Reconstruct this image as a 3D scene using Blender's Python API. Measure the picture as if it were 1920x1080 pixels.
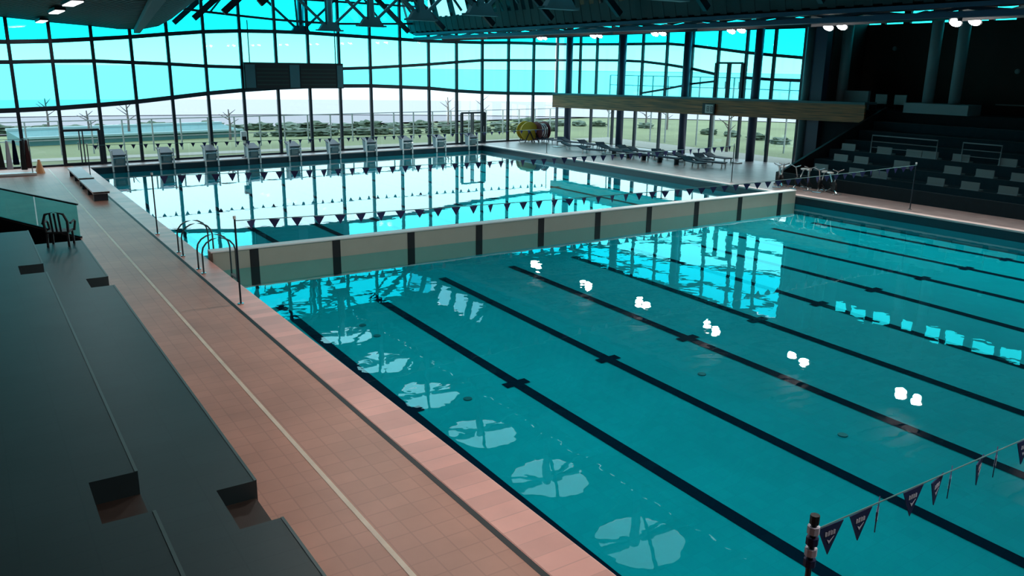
import bpy, bmesh, math, random
from mathutils import Vector, Matrix
random.seed(7)
S = bpy.context.scene
for o in list(bpy.data.objects): bpy.data.objects.remove(o)
COL = S.collection

# ------------------------------------------------------------------ camera
CAM = Vector((-5.267, -23.032, 5.278)); YAW, PIT, ROL, FPX = .587, .263, .014, 1536.85
fw = Vector((math.sin(YAW)*math.cos(PIT), math.cos(YAW)*math.cos(PIT), -math.sin(PIT)))
rt = Vector((math.cos(YAW), -math.sin(YAW), 0)); up = rt.cross(fw)
c_, s_ = math.cos(ROL), math.sin(ROL)
RT = c_*rt + s_*up; UP = -s_*rt + c_*up
cam = bpy.data.objects.new('camera', bpy.data.cameras.new('camera')); COL.objects.link(cam)
cam.matrix_world = Matrix(((RT.x, UP.x, -fw.x, CAM.x), (RT.y, UP.y, -fw.y, CAM.y), (RT.z, UP.z, -fw.z, CAM.z), (0, 0, 0, 1)))
cam.data.sensor_width = 36; cam.data.lens = 36*FPX/1920; cam.data.clip_end = 3000
S.camera = cam
def ray(px, py): return fw + RT*((px-960)/FPX) + UP*((540-py)/FPX)
def onz(px, py, z=0.): v = ray(px, py); return CAM + v*((z-CAM.z)/v.z)
def onx(px, py, x): v = ray(px, py); return CAM + v*((x-CAM.x)/v.x)
def ony(px, py, y): v = ray(px, py); return CAM + v*((y-CAM.y)/v.y)
def onplane(px, py, a, b, c):          # a x + b y = c
    v = ray(px, py); return CAM + v*((c-a*CAM.x-b*CAM.y)/(a*v.x+b*v.y))

# ------------------------------------------------------------------ sky and exposure
S.view_settings.view_transform = 'Standard'; S.view_settings.look = 'None'
S.view_settings.gamma = 1; S.view_settings.use_curve_mapping = False
S.view_settings.exposure = 0.0
w = bpy.data.worlds.new('sky'); S.world = w; w.use_nodes = True
nt = w.node_tree; N = nt.nodes; N.clear(); L = nt.links
tc = N.new('ShaderNodeTexCoord'); sx = N.new('ShaderNodeSeparateXYZ'); L.new(tc.outputs['Generated'], sx.inputs[0])
cr = N.new('ShaderNodeValToRGB'); L.new(sx.outputs[2], cr.inputs[0])
e = cr.color_ramp.elements
e[0].position = 0.0; e[0].color = (1, .99, .98, 1)
e[1].position = 1.0; e[1].color = (.62, .80, 1, 1)
for p, c in ((.02, (.88, .98, 1, 1)), (.05, (.62, .95, 1, 1)), (.09, (.50, .91, 1, 1)), (.22, (.60, .87, 1, 1))):
    q = e.new(p); q.color = c
bg = N.new('ShaderNodeBackground'); bg.inputs[1].default_value = 3.2
L.new(cr.outputs[0], bg.inputs[0]); ow = N.new('ShaderNodeOutputWorld'); L.new(bg.outputs[0], ow.inputs[0])
S.cycles.max_bounces = 10; S.cycles.transparent_max_bounces = 24; S.cycles.transmission_bounces = 8
S.cycles.caustics_refractive = True; S.cycles.caustics_reflective = True; S.cycles.blur_glossy = 0.3
S.cycles.sample_clamp_indirect = 6

# ------------------------------------------------------------------ materials
MATS = {}
def mat(name, col, rough=.6, metal=0., spec=.5, noise=0., nscale=4., emit=None, estr=0., coat=0.):
    if name in MATS: return MATS[name]
    m = bpy.data.materials.new(name); m.use_nodes = True; n = m.node_tree.nodes; l = m.node_tree.links
    b = n['Principled BSDF']; b.inputs['Base Color'].default_value = (*col, 1); b.inputs['Roughness'].default_value = rough
    b.inputs['Metallic'].default_value = metal; b.inputs['Specular IOR Level'].default_value = spec
    if coat: b.inputs['Coat Weight'].default_value = coat
    if emit: b.inputs['Emission Color'].default_value = (*emit, 1); b.inputs['Emission Strength'].default_value = estr
    if noise:
        t = n.new('ShaderNodeTexCoord'); x = n.new('ShaderNodeTexNoise'); x.inputs['Scale'].default_value = nscale; x.inputs['Detail'].default_value = 4
        l.new(t.outputs['Object'], x.inputs[0]); mx = n.new('ShaderNodeMix'); mx.data_type = 'RGBA'
        mx.inputs[6].default_value = (*[max(0, v*(1-noise)) for v in col], 1); mx.inputs[7].default_value = (*[min(1, v*(1+noise)) for v in col], 1)
        l.new(x.outputs[0], mx.inputs[0]); l.new(mx.outputs[2], b.inputs['Base Color'])
    MATS[name] = m; return m
def tilemat(name, col, joint, sx=.3, sy=.3, rough=.35, mortar=.012, var=.12, nz=.15):
    m = bpy.data.materials.new(name); m.use_nodes = True; n = m.node_tree.nodes; l = m.node_tree.links
    b = n['Principled BSDF']; b.inputs['Roughness'].default_value = rough
    t = n.new('ShaderNodeTexCoord'); br = n.new('ShaderNodeTexBrick'); br.offset = 0; br.inputs['Scale'].default_value = 1
    br.inputs['Brick Width'].default_value = sx; br.inputs['Row Height'].default_value = sy; br.inputs['Mortar Size'].default_value = mortar
    br.inputs['Color1'].default_value = (*[v*(1-var) for v in col], 1); br.inputs['Color2'].default_value = (*[v*(1+var) for v in col], 1)
    br.inputs['Mortar'].default_value = (*joint, 1); l.new(t.outputs['Object'], br.inputs[0])
    x = n.new('ShaderNodeTexNoise'); x.inputs['Scale'].default_value = .7; x.inputs['Detail'].default_value = 6; l.new(t.outputs['Object'], x.inputs[0])
    mp = n.new('ShaderNodeMapRange'); mp.inputs[1].default_value = .3; mp.inputs[2].default_value = .7; mp.inputs[3].default_value = 1-nz; mp.inputs[4].default_value = 1+nz
    l.new(x.outputs[0], mp.inputs[0]); mx = n.new('ShaderNodeMix'); mx.data_type = 'RGBA'; mx.blend_type = 'MULTIPLY'; mx.inputs[0].default_value = 1
    l.new(br.outputs[0], mx.inputs[6]); l.new(mp.outputs[0], mx.inputs[7]); l.new(mx.outputs[2], b.inputs['Base Color'])
    MATS[name] = m; return m
def glassmat(name, tint, refl=.06):
    m = bpy.data.materials.new(name); m.use_nodes = True; n = m.node_tree.nodes; l = m.node_tree.links; n.clear()
    t = n.new('ShaderNodeBsdfTransparent'); t.inputs[0].default_value = (*tint, 1)
    g = n.new('ShaderNodeBsdfGlossy'); g.inputs['Roughness'].default_value = .02; mx = n.new('ShaderNodeMixShader'); mx.inputs[0].default_value = refl
    l.new(t.outputs[0], mx.inputs[1]); l.new(g.outputs[0], mx.inputs[2]); o = n.new('ShaderNodeOutputMaterial'); l.new(mx.outputs[0], o.inputs[0])
    MATS[name] = m; return m
def watermat(name, amp, scale, tint):
    m = bpy.data.materials.new(name); m.use_nodes = True; n = m.node_tree.nodes; l = m.node_tree.links; n.clear()
    rf = n.new('ShaderNodeBsdfTransparent'); rf.inputs['Color'].default_value = (*tint, 1)
    g = n.new('ShaderNodeBsdfGlossy'); g.inputs['Roughness'].default_value = 0.0; g.inputs['Color'].default_value = (1, 1, 1, 1)
    fr = n.new('ShaderNodeLayerWeight'); fr.inputs['Blend'].default_value = .5
    pw = n.new('ShaderNodeMath'); pw.operation = 'POWER'; pw.inputs[1].default_value = 5; l.new(fr.outputs['Facing'], pw.inputs[0])
    ma = n.new('ShaderNodeMath'); ma.operation = 'MULTIPLY_ADD'; ma.inputs[1].default_value = .98; ma.inputs[2].default_value = .02; l.new(pw.outputs[0], ma.inputs[0])
    t = n.new('ShaderNodeTexCoord'); mp = n.new('ShaderNodeMapping'); mp.inputs['Scale'].default_value = (1, 1, 1); l.new(t.outputs['Object'], mp.inputs[0])
    x = n.new('ShaderNodeTexNoise'); x.inputs['Scale'].default_value = scale; x.inputs['Detail'].default_value = 2.5; l.new(mp.outputs[0], x.inputs[0])
    bp = n.new('ShaderNodeBump'); bp.inputs['Strength'].default_value = 1; bp.inputs['Distance'].default_value = amp; l.new(x.outputs[0], bp.inputs['Height'])
    for q in (g, fr): l.new(bp.outputs[0], q.inputs['Normal'])
    mx = n.new('ShaderNodeMixShader'); l.new(ma.outputs[0], mx.inputs[0]); l.new(rf.outputs[0], mx.inputs[1]); l.new(g.outputs[0], mx.inputs[2])
    o = n.new('ShaderNodeOutputMaterial'); l.new(mx.outputs[0], o.inputs[0]); MATS[name] = m; return m

M_DECK = tilemat('deck_tile', (.50, .235, .17), (.42, .195, .145), .3, .3, .45, .010, .04)
M_DECKR = tilemat('far_deck_tile', (.24, .195, .19), (.18, .15, .15), .3, .3, .4, .010)
M_COPE = tilemat('coping_tile', (.80, .41, .35), (.68, .35, .30), .6, .3, .38, .008)
M_COPEW = mat('pale_coping', (.62, .50, .48), .4, noise=.1)
M_STAND = tilemat('slate_tile', (.022, .042, .050), (.018, .036, .044), .6, .3, .5, .008, .04)
M_STEP = mat('dark_brown_step', (.035, .022, .018), .6, noise=.3)
M_TEALTILE = tilemat('pool_tile', (.006, .38, .45), (.006, .36, .425), .25, .25, .5, .006, .03, .05)
M_NAVY = mat('navy_tile', (.002, .012, .03), .8, spec=.02)
M_TEALTILE.node_tree.nodes['Principled BSDF'].inputs['Specular IOR Level'].default_value = .03
M_DBAND = mat('dark_waterline_tile', (.006, .025, .04), .3, noise=.3)
M_CREAM = mat('cream_panel', (.36, .37, .31), .5, noise=.08, nscale=2)
M_WHITE = mat('white_paint', (.72, .74, .74), .4)
M_DARKMET = mat('dark_metal', (.012, .022, .035), .45, .2)
M_BLUEMET = mat('blue_grey_steel', (.03, .06, .11), .45, .2)
M_TEALMET = mat('teal_grey_steel', (.05, .13, .15), .5, .1)
M_COLUMN = mat('grey_column_paint', (.16, .25, .28), .5)
M_BLACK = mat('black_rubber', (.006, .007, .01), .6)
M_WOOD = mat('brown_wood_cladding', (.12, .055, .028), .6)
M_DARKWOOD = mat('dark_brown_cladding', (.012, .006, .005), .7, noise=.4, nscale=1.5)
M_ROOF = mat('dark_corrugated_metal', (.012, .030, .034), .55, .0)
M_CHROME = mat('brushed_steel', (.55, .6, .62), .25, .9)
M_GREYCON = mat('dark_grey_concrete', (.008, .018, .024), .9, spec=.2, noise=.2)
M_PALEGREY = mat('pale_grey_plastic', (.15, .21, .225), .5)
M_YEL = mat('yellow_plastic', (.55, .42, .03), .5)
M_MAR = mat('maroon_plastic', (.10, .015, .02), .5)
M_FLAG = mat('navy_flag_cloth', (.012, .015, .09), .7)
M_FLAGW = mat('white_print', (.75, .72, .85), .7)
M_ROPE = mat('pale_rope', (.10, .24, .25), .7)
M_GRASS = mat('grass', (.16, .185, .08), .9, noise=.5, nscale=.15)
M_BUSH = mat('shrub_leaves', (.05, .08, .045), .9, noise=.6, nscale=3)
M_BUSH2 = mat('grey_green_shrub_leaves', (.10, .14, .10), .9, noise=.6, nscale=3)
M_OLIVE = mat('bark', (.12, .10, .09), .9)
M_LAMP = mat('lamp_glass', (1, 1, 1), .3, emit=(1, .93, .88), estr=60)
M_BLUEPL = mat('blue_vinyl', (.012, .022, .045), .7)
G_CLEAR = glassmat('clear_glass', (.90, .93, .90))
G_TINT = glassmat('cyan_tinted_glass', (.165, .95, .95))
G_TINT2 = glassmat('deep_cyan_tinted_glass', (.006, .80, .90))
M_CLER = glassmat('clerestory_glass', (.25, .55, .6))
G_BAL = glassmat('teal_balustrade_glass', (.42, .72, .70), .05)

# ------------------------------------------------------------------ mesh helpers
class MB:
    def __init__(s): s.v = []; s.f = []; s.m = []
    def poly(s, pts, mi=0):
        b = len(s.v); s.v += [tuple(p) for p in pts]; s.f.append(tuple(range(b, b+len(pts)))); s.m.append(mi); return s
    def hexa(s, a, mi=0):               # 8 corners: bottom 4 ccw, top 4 ccw
        b = len(s.v); s.v += [tuple(p) for p in a]
        for q in ((3, 2, 1, 0), (4, 5, 6, 7), (0, 1, 5, 4), (1, 2, 6, 5), (2, 3, 7, 6), (3, 0, 4, 7)): s.f.append(tuple(b+i for i in q)); s.m.append(mi)
        return s
    def box(s, x0, x1, y0, y1, z0, z1, mi=0):
        return s.hexa([(x0, y0, z0), (x1, y0, z0), (x1, y1, z0), (x0, y1, z0), (x0, y0, z1), (x1, y0, z1), (x1, y1, z1), (x0, y1, z1)], mi)
    def prism(s, pts, z0, z1, mi=0):
        n = len(pts); b = len(s.v); s.v += [(p[0], p[1], z0) for p in pts] + [(p[0], p[1], z1) for p in pts]
        s.f.append(tuple(b+i for i in reversed(range(n)))); s.f.append(tuple(b+n+i for i in range(n))); s.m += [mi, mi]
        for i in range(n): j = (i+1) % n; s.f.append((b+i, b+j, b+n+j, b+n+i)); s.m.append(mi)
        return s
    def extr(s, pts, d, mi=0):          # planar polygon of 3d points pushed by vector d
        n = len(pts); b = len(s.v); d = Vector(d); s.v += [tuple(p) for p in pts] + [tuple(Vector(p)+d) for p in pts]
        s.f.append(tuple(b+i for i in range(n))); s.f.append(tuple(b+n+i for i in reversed(range(n)))); s.m += [mi, mi]
        for i in range(n): j = (i+1) % n; s.f.append((b+j, b+i, b+n+i, b+n+j)); s.m.append(mi)
        return s
    def bar(s, p, q, w, h=None, mi=0, upv=(0, 0, 1)):
        h = h or w; p = Vector(p); q = Vector(q); d = (q-p).normalized(); u = Vector(upv)
        if abs(d.dot(u)) > .99: u = Vector((1, 0, 0))
        r = d.cross(u).normalized(); u = r.cross(d)
        a = [(-w/2, -h/2), (w/2, -h/2), (w/2, h/2), (-w/2, h/2)]
        P = [p+r*x+u*y for x, y in a]; Q = [q+r*x+u*y for x, y in a]
        return s.hexa([P[0], P[1], Q[1], Q[0], P[3], P[2], Q[2], Q[3]], mi)
    def tube(s, pts, r, n=8, mi=0, cap=True, r1=None):
        pts = [Vector(p) for p in pts]; b = len(s.v); k = len(pts)
        ref = Vector((0, 0, 1)) if abs((pts[1]-pts[0]).normalized().z) < .9 else Vector((1, 0, 0))
        for i, p in enumerate(pts):
            d = (pts[min(i+1, k-1)]-pts[max(i-1, 0)]).normalized(); a = d.cross(ref).normalized(); c = a.cross(d)
            rr = r if r1 is None else r+(r1-r)*i/(k-1)
            for j in range(n): t = 2*math.pi*j/n; s.v.append(tuple(p+a*rr*math.cos(t)+c*rr*math.sin(t)))
        for i in range(k-1):
            for j in range(n): j2 = (j+1) % n; s.f.append((b+i*n+j, b+i*n+j2, b+(i+1)*n+j2, b+(i+1)*n+j)); s.m.append(mi)
        if cap: s.f.append(tuple(b+j for j in reversed(range(n)))); s.f.append(tuple(b+(k-1)*n+j for j in range(n))); s.m += [mi, mi]
        return s
    def build(s, name, mats, parent=None, bevel=0, smooth=False):
        me = bpy.data.meshes.new(name); me.from_pydata(s.v, [], s.f); me.update()
        if not isinstance(mats, (list, tuple)): mats = [mats]
        for m in mats: me.materials.append(m)
        for p, i in zip(me.polygons, s.m): p.material_index = i; p.use_smooth = smooth
        bm = bmesh.new(); bm.from_mesh(me); bmesh.ops.recalc_face_normals(bm, faces=bm.faces); bm.to_mesh(me); bm.free()
        o = bpy.data.objects.new(name, me); COL.objects.link(o)
        if parent: o.parent = parent
        if bevel: b = o.modifiers.new('bevel', 'BEVEL'); b.width = bevel; b.segments = 2; b.limit_method = 'ANGLE'
        return o
def tag(o, label, cat, group=None, kind=None):
    if label: o['label'] = label
    if cat: o['category'] = cat
    if group: o['group'] = group
    if kind: o['kind'] = kind
    return o
def struct(o, label=None, cat=None):
    o['kind'] = 'structure'
    if label: o['label'] = label
    if cat: o['category'] = cat
    return o
def empty(name, loc=(0, 0, 0), rz=0):
    o = bpy.data.objects.new(name, None); COL.objects.link(o); o.location = loc; o.rotation_euler = (0, 0, rz); o.empty_display_size = .2; return o
def copy_tree(o, parent=None):
    c = o.copy(); COL.objects.link(c)
    if parent: c.parent = parent
    for ch in list(o.children): copy_tree(ch, c)
    return c
ORD = ['first', 'second', 'third', 'fourth', 'fifth', 'sixth', 'seventh', 'eighth', 'ninth', 'tenth', 'eleventh', 'twelfth', 'thirteenth', 'fourteenth', 'fifteenth', 'sixteenth', 'seventeenth', 'eighteenth', 'nineteenth', 'twentieth', 'twenty-first', 'twenty-second', 'twenty-third', 'twenty-fourth', 'twenty-fifth', 'twenty-sixth', 'twenty-seventh', 'twenty-eighth', 'twenty-ninth', 'thirtieth']

# ------------------------------------------------------------------ layout
WZ = -.33; BZ = -2.34; NEAR = -27.0
E = lambda x: 24.3+.09*x                # far pool edge
G = lambda x: 25.6+.09*x                # far glass wall
WX = lambda y: 33.1+(28.58-y)*.0865     # right glass wall
XL, XR, YB = -8.0, 39.0, -31.0

# ------------------------------------------------------------------ floor, pool basin
f = MB()
f.poly([(-2.65, YB, 0), (-.70, YB, 0), (-.70, G(-.7), 0), (-2.65, G(-2.65), 0)])
f.poly([(XL, YB, 0), (-2.65, YB, 0), (-2.65, 2.6, 0), (XL, 2.6, 0)])
f.poly([(-2.65, 4.95, 0), (-2.65, G(-2.65), 0), (XL, G(XL), 0), (XL, 10.2, 0), (-4.65, 10.2, 0)])
f.poly([(-.70, YB, 0), (25.35, YB, 0), (25.35, NEAR-.35, 0), (-.70, NEAR-.35, 0)])
struct(f.build('floor', M_DECK), 'terracotta tiled pool deck along the left side', 'floor')
f = MB()
f.poly([(25.35, YB, 0), (XR, YB, 0), (XR, 6.0, 0), (25.35, 6.0, 0)])
f.poly([(25.35, 6.0, 0), (XR, 6.0, 0), (WX(6.0)+.2, 6.0, 0), (33.1, 28.58, 0), (25.35, G(25.35), 0)]) if False else f.poly([(25.35, 6.0, 0), (WX(6.0), 6.0, 0), (33.1, 28.58, 0), (25.35, G(25.35), 0)])
f.poly([(-.70, E(-.7)+.35, 0), (25.35, E(25.35)+.35, 0), (25.35, G(25.35), 0), (-.70, G(-.7), 0)])
struct(f.build('floor', M_DECKR), 'greyish pink tiled deck on the right and far sides of the pool', 'floor')
c = MB(); c.box(-.62, 0, NEAR, E(0), -.33, 0.0)
struct(c.build('trim_1', M_COPE, bevel=.02), 'pink tiled coping along the left pool edge', 'coping')
c = MB(); c.box(25, 25.35, NEAR, E(25), -.06, 0.012); c.hexa([(-.62, E(-.62), -.06), (25.35, E(25.35), -.06), (25.35, E(25.35)+.35, -.06), (-.62, E(-.62)+.35, -.06), (-.62, E(-.62), .012), (25.35, E(25.35), .012), (25.35, E(25.35)+.35, .012), (-.62, E(-.62)+.35, .012)])
struct(c.build('trim_2', M_COPEW), 'pale coping strip along the right and far pool edges', 'coping')
g = MB(); g.poly([(-.71, NEAR, -.05), (-.61, NEAR, -.05), (-.61, E(0), -.05), (-.71, E(0), -.05)])
g.box(-.70, -.62, NEAR, E(-.6), -.05, .003)
tag(g.build('drain_channel', M_BLACK), 'narrow black drain channel running the length of the deck beside the left coping', 'drain')
j = MB(); j.box(-1.895, -1.83, YB+.5, 24.5, -.01, .004)
tag(j.build('guide_strip', mat('pale_joint', (.74, .62, .50), .5, noise=.25, nscale=3)), 'pale strip inlaid lengthwise in the terracotta deck', 'floor strip')

def fz(x, y):
    if y > 0: return -1.0
    a = -1.007+.02604*x+.02343*y; k = .06; b_ = -.80
    m_ = .5*(a+b_)-.5*math.sqrt((a-b_)**2+k*k); return m_
p = MB()
for i in range(20):
    for j_ in range(22):
        xa, xb = i*1.25, (i+1)*1.25; ya, yb = NEAR-NEAR*j_/22, NEAR-NEAR*(j_+1)/22
        p.poly([(xa, ya, fz(xa, ya)), (xb, ya, fz(xb, ya)), (xb, yb, fz(xb, yb-1e-6)), (xa, yb, fz(xa, yb-1e-6))])
p.poly([(0, 0, -1), (25, 0, -1), (25, E(25), -1), (0, E(0), -1)])
p.poly([(0, NEAR, BZ), (0, E(0), BZ), (0, E(0), WZ+.02), (0, NEAR, WZ+.02)])
p.poly([(25, NEAR, BZ), (25, E(25), BZ), (25, E(25), WZ-.05), (25, NEAR, WZ-.05)])
p.poly([(0, E(0), BZ), (25, E(25), BZ), (25, E(25), WZ-.05), (0, E(0), WZ-.05)])
p.poly([(0, NEAR, BZ), (25, NEAR, BZ), (25, NEAR, 0), (0, NEAR, 0)])
p.poly([(25, NEAR, WZ-.05), (25, E(25), WZ-.05), (25, E(25), -.05), (25, NEAR, -.05)], 1)
p.poly([(0, E(0), WZ-.05), (25, E(25), WZ-.05), (25, E(25), -.05), (0, E(0), -.05)], 1)
basin = struct(p.build('pool_basin', [M_TEALTILE, M_DBAND]), 'teal tiled basin of the swimming pool', 'swimming pool')
for i in range(10):
    x = 1.25+2.5*i
    l = MB(); h = .125; yl = [-24.5+22.6*k/24 for k in range(25)]
    for ya, yb in zip(yl, yl[1:]): l.poly([(x-h, ya, fz(x-h, ya)+.012), (x+h, ya, fz(x+h, ya)+.012), (x+h, yb, fz(x+h, yb)+.012), (x-h, yb, fz(x-h, yb)+.012)])
    for yy in (-9.68, -24.5): l.poly([(x+u*.29, yy+v*.12, fz(x+u*.29, yy+v*.12)+.014) for u, v in ((-1, -1), (1, -1), (1, 1), (-1, 1))])
    l.box(x-h, x+h, 2.2, E(x)-2, -.99, -.985)
    for yy in (2.2, E(x)-2, 12.8): l.box(x-.36, x+.36, yy-.14, yy+.14, -.988, -.983)
    l.build('lane_line', M_NAVY, basin)
for px, py in ((680, 610), (707, 630), (877, 749), (1316, 702), (1580, 817)):
    q = onz(px, py, -1.1); q = onz(px, py, fz(q.x, q.y)); cx, cy = q.x, q.y
    MB().prism([(cx+.09*math.cos(a*math.pi/6), cy+.09*math.sin(a*math.pi/6)) for a in range(12)], fz(cx, cy)-.01, fz(cx, cy)+.02).build('floor_inlet', mat('inlet_grey', (.02, .12, .14), .5), basin)
wn = MB(); wn.poly([(0, NEAR, WZ), (25, NEAR, WZ), (25, 0, WZ), (0, 0, WZ)])
tag(wn.build('pool_water', watermat('rippled_water', .0038, 1.1, (.40, .96, .98))), 'gently rippled teal water in front of the bulkhead', 'water', kind='stuff')
wn = MB(); wn.poly([(0, .3, WZ), (25, .3, WZ), (25, E(25), WZ), (0, E(0), WZ)])
tag(wn.build('pool_water', watermat('still_water', .0018, 1.2, (.40, .96, .98))), 'still mirror-like water between the bulkhead and the far glass wall', 'water', kind='stuff')

# bulkhead
bk = empty('pool_bulkhead', (0, 0, WZ)); tag(bk, 'cream movable bulkhead with black vertical marks dividing the pool across', 'bulkhead')
BT = .246
b = MB(); b.hexa([(.08, 0, BZ+.01-WZ), (24.97, 0, BZ+.01-WZ), (24.97, .3, BZ+.01-WZ), (.02, .3, BZ+.01-WZ), (.08, 0, BT-.05-WZ), (24.97, 0, BT-.05-WZ), (24.97, .3, BT-.05-WZ), (.02, .3, BT-.05-WZ)])
b.build('panel', M_CREAM, bk)
MB().box(.02, 24.98, -.03, .33, BT-.05-WZ, BT-WZ).build('cap', M_WHITE, bk, bevel=.015)
for i, px in enumerate((472, 625.7, 766.7, 896, 1014, 1121.7, 1218, 1306.7, 1387, 1460.7)):
    x = .5*(1.25+2.5*i)+.5*ony(px, 440, 0).x
    MB().box(x-.125, x+.125, -.012, .003, -1.6, BT-.055-WZ).build('lane_mark', M_BLACK, bk)

# ------------------------------------------------------------------ walls and roof
struct(MB().box(XL-.2, XL, YB, G(XL)+.2, -2.6, 10.5).build('wall_left', mat('dark_wall_paint', (.02, .045, .05), .8, noise=.2)), 'dark wall on the left of the hall', 'wall')
struct(MB().box(XL, XR, YB-.2, YB, -2.6, 10.5).build('wall_back', MATS['dark_wall_paint']), 'dark wall behind the near end of the pool', 'wall')
wr = MB(); wr.box(XR, XR+.2, YB, 7.6, 0, 7.9); wr.box(XR, XR+.2, YB, 7.6, 8.6, 9.6)
for k in range(26): y = 7.4-k*1.5; wr.box(XR, XR+.2, y, y+(.25 if k % 2 else .4), 7.9, 8.6)
wr.hexa([(WX(6.2), 6.2, 0), (XR+.2, 7.0, 0), (XR+.2, 7.5, 0), (WX(6.2), 6.5, 0), (WX(6.2), 6.2, 8.8), (XR+.2, 7.0, 9.6), (XR+.2, 7.5, 9.6), (WX(6.2), 6.5, 8.8)])
struct(wr.build('wall_right', M_DARKWOOD), 'very dark brown clad wall above the right-hand stand', 'wall')
for k in range(12):
    y = 7.4-k*3.0
    struct(MB().box(XR+.08, XR+.1, y-2.6, y, 7.9, 8.6).build('window_%d' % (60+k), G_TINT), None, None)
# roof profile across x: low side vaults and a raised lantern in the middle
prof = [(XL, 7.7), (-5.5, 7.5), (-3, 7.32), (-1, 7.17), (1, 7.05), (2.3, 6.95), (3.5, 6.97), (4.3, 7.15), (5.0, 7.55), (5.8, 8.3), (6.8, 9.2), (8.2, 9.8), (10, 10.05), (12.5, 10.15), (15, 10.05), (17.5, 9.95), (19.2, 9.8), (19.8, 9.2), (20.1, 8.2), (20.3, 7.4), (20.8, 7.2), (22, 7.3), (24, 7.5), (26, 7.68), (29, 8.0), (32, 8.35), (35, 8.8), (XR+.3, 9.5)]
def xsh(x, y):                          # the low left roof narrows towards the near end
    if y > 26: y = 26
    w_ = 0 if x <= -3 else min(1, (x+3)/6) if x < 7.2 else max(0, (10-x)/2.8)
    return x+(y-26)*.15*w_
def roofz(x):
    for (a, za), (b_, zb) in zip(prof, prof[1:]):
        if a <= x <= b_: return za+(zb-za)*(x-a)/(b_-a)
    return prof[-1][1]
SKY = [(12.7, y) for y in (22.3, 16.7, 11.3, 6.2, 1.0, -4.3, -9.6, -15)]
R_SK = 1.55
rf = MB()
ys = []; y = YB
while y < 31: ys.append(y); y += .35
def inhole(x0, x1): return x0 >= 10 and x1 <= 15
for (a, za), (b_, zb) in zip(prof, prof[1:]):
    hole = a >= 10 and b_ <= 15
    for k, (y0, y1) in enumerate(zip(ys, ys[1:])):
        yend = min(G(a), G(min(b_, 33.1))) + .6
        if y0 > yend: break
        if a > 33 and y0 > 8: break
        if hole or (a == 19.8 and k % 6 not in (0, 1) and y0 >= 17): continue
        dz = .05 if k % 2 else 0
        A0, B0, A1, B1 = xsh(a, y0), xsh(b_, y0), xsh(a, y1), xsh(b_, y1)
        rf.poly([(A0, y0, za+dz), (B0, y0, zb+dz), (B1, y1, zb+dz), (A1, y1, za+dz)])
        rf.poly([(A1, y1, za+dz), (B1, y1, zb+dz), (B1, y1, zb+.05-dz), (A1, y1, za+.05-dz)])
cl_ = MB()
cl_.poly([(19.81, YB+.1, 9.2), (20.11, YB+.1, 8.2), (20.11, 27.8, 8.2), (19.81, 27.8, 9.2)])
struct(cl_.build('window_79', M_CLER), 'strip of clerestory glass in the right side of the raised roof', 'window')
# flat lantern crown with round openings
ct = 10.08
def annulus(mb, cx, cy, r, hx0, hx1, y0, y1, z, n=32):
    pts = []
    for i in range(n):
        t = 2*math.pi*i/n; pts.append((t, cx+r*math.cos(t), cy+r*math.sin(t)))
    def edge(t):
        dx, dy = math.cos(t), math.sin(t); s = 1e9
        if dx > 1e-6: s = min(s, (hx1-cx)/dx)
        if dx < -1e-6: s = min(s, (hx0-cx)/dx)
        if dy > 1e-6: s = min(s, (y1-cy)/dy)
        if dy < -1e-6: s = min(s, (y0-cy)/dy)
        return (cx+dx*s, cy+dy*s)
    cor = [math.atan2(b-cy, a-cx) % (2*math.pi) for a, b in ((hx0, y0), (hx1, y0), (hx1, y1), (hx0, y1))]
    ts = sorted([2*math.pi*i/n for i in range(n)]+cor)
    for i in range(len(ts)):
        t0, t1 = ts[i], ts[(i+1) % len(ts)]
        mb.poly([(cx+r*math.cos(t0), cy+r*math.sin(t0), z), (*edge(t0), z), (*edge(t1), z), (cx+r*math.cos(t1), cy+r*math.sin(t1), z)])
yy = [G(12.5)+.6]+[(SKY[i][1]+SKY[i+1][1])/2 for i in range(len(SKY)-1)]+[YB]
for i, (cx, cy) in enumerate(SKY): annulus(rf, cx, cy, R_SK, 10, 15, yy[i+1], yy[i], ct)
struct(rf.build('ceiling', M_ROOF), 'dark corrugated metal roof underside, low at the sides and raised along the middle', 'ceiling')
for i, (cx, cy) in enumerate(SKY):
    o = MB().prism([(cx+R_SK*math.cos(a*math.pi/16), cy+R_SK*math.sin(a*math.pi/16)) for a in range(32)], ct+.03, ct+.05).build('window_%d' % (80+i), glassmat('skylight_glass', (.72, 1, 1), .05) if 'skylight_glass' not in MATS else MATS['skylight_glass'])
    struct(o, 'round skylight in the raised middle of the roof', 'skylight')

# ------------------------------------------------------------------ far glass wall
A_ = [(0, 79), (85, 78), (170, 74), (245, 70), (310, 65), (380, 60), (445, 58), (510, 59), (570, 61), (640, 66), (700, 70), (800, 77), (900, 80), (960, 80), (1050, 83), (1150, 83), (1250, 82), (1310, 87), (1380, 97), (1440, 103), (1545, 112)]
B_ = [(0, 117), (90, 115), (170, 114), (245, 117), (320, 120), (388, 124), (450, 126), (545, 128), (645, 129), (700, 127), (800, 121), (850, 117), (900, 113), (1040, 113), (1150, 113), (1200, 115), (1250, 121), (1310, 131), (1345, 140), (1400, 146), (1440, 149), (1545, 153)]
C_ = [(0, 208), (100, 203), (180, 197), (250, 191), (320, 183), (388, 175), (455, 169), (545, 163), (645, 161), (700, 161), (800, 165), (850, 170), (900, 173), (960, 175), (1045, 176)]
D_ = [(300, 8), (350, 17), (383, 21), (450, 29), (510, 36), (570, 41), (640, 45), (740, 45), (800, 44)]
R_ = [(1190, 177), (1250, 167), (1280, 160), (1310, 155), (1345, 152)]
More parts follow.
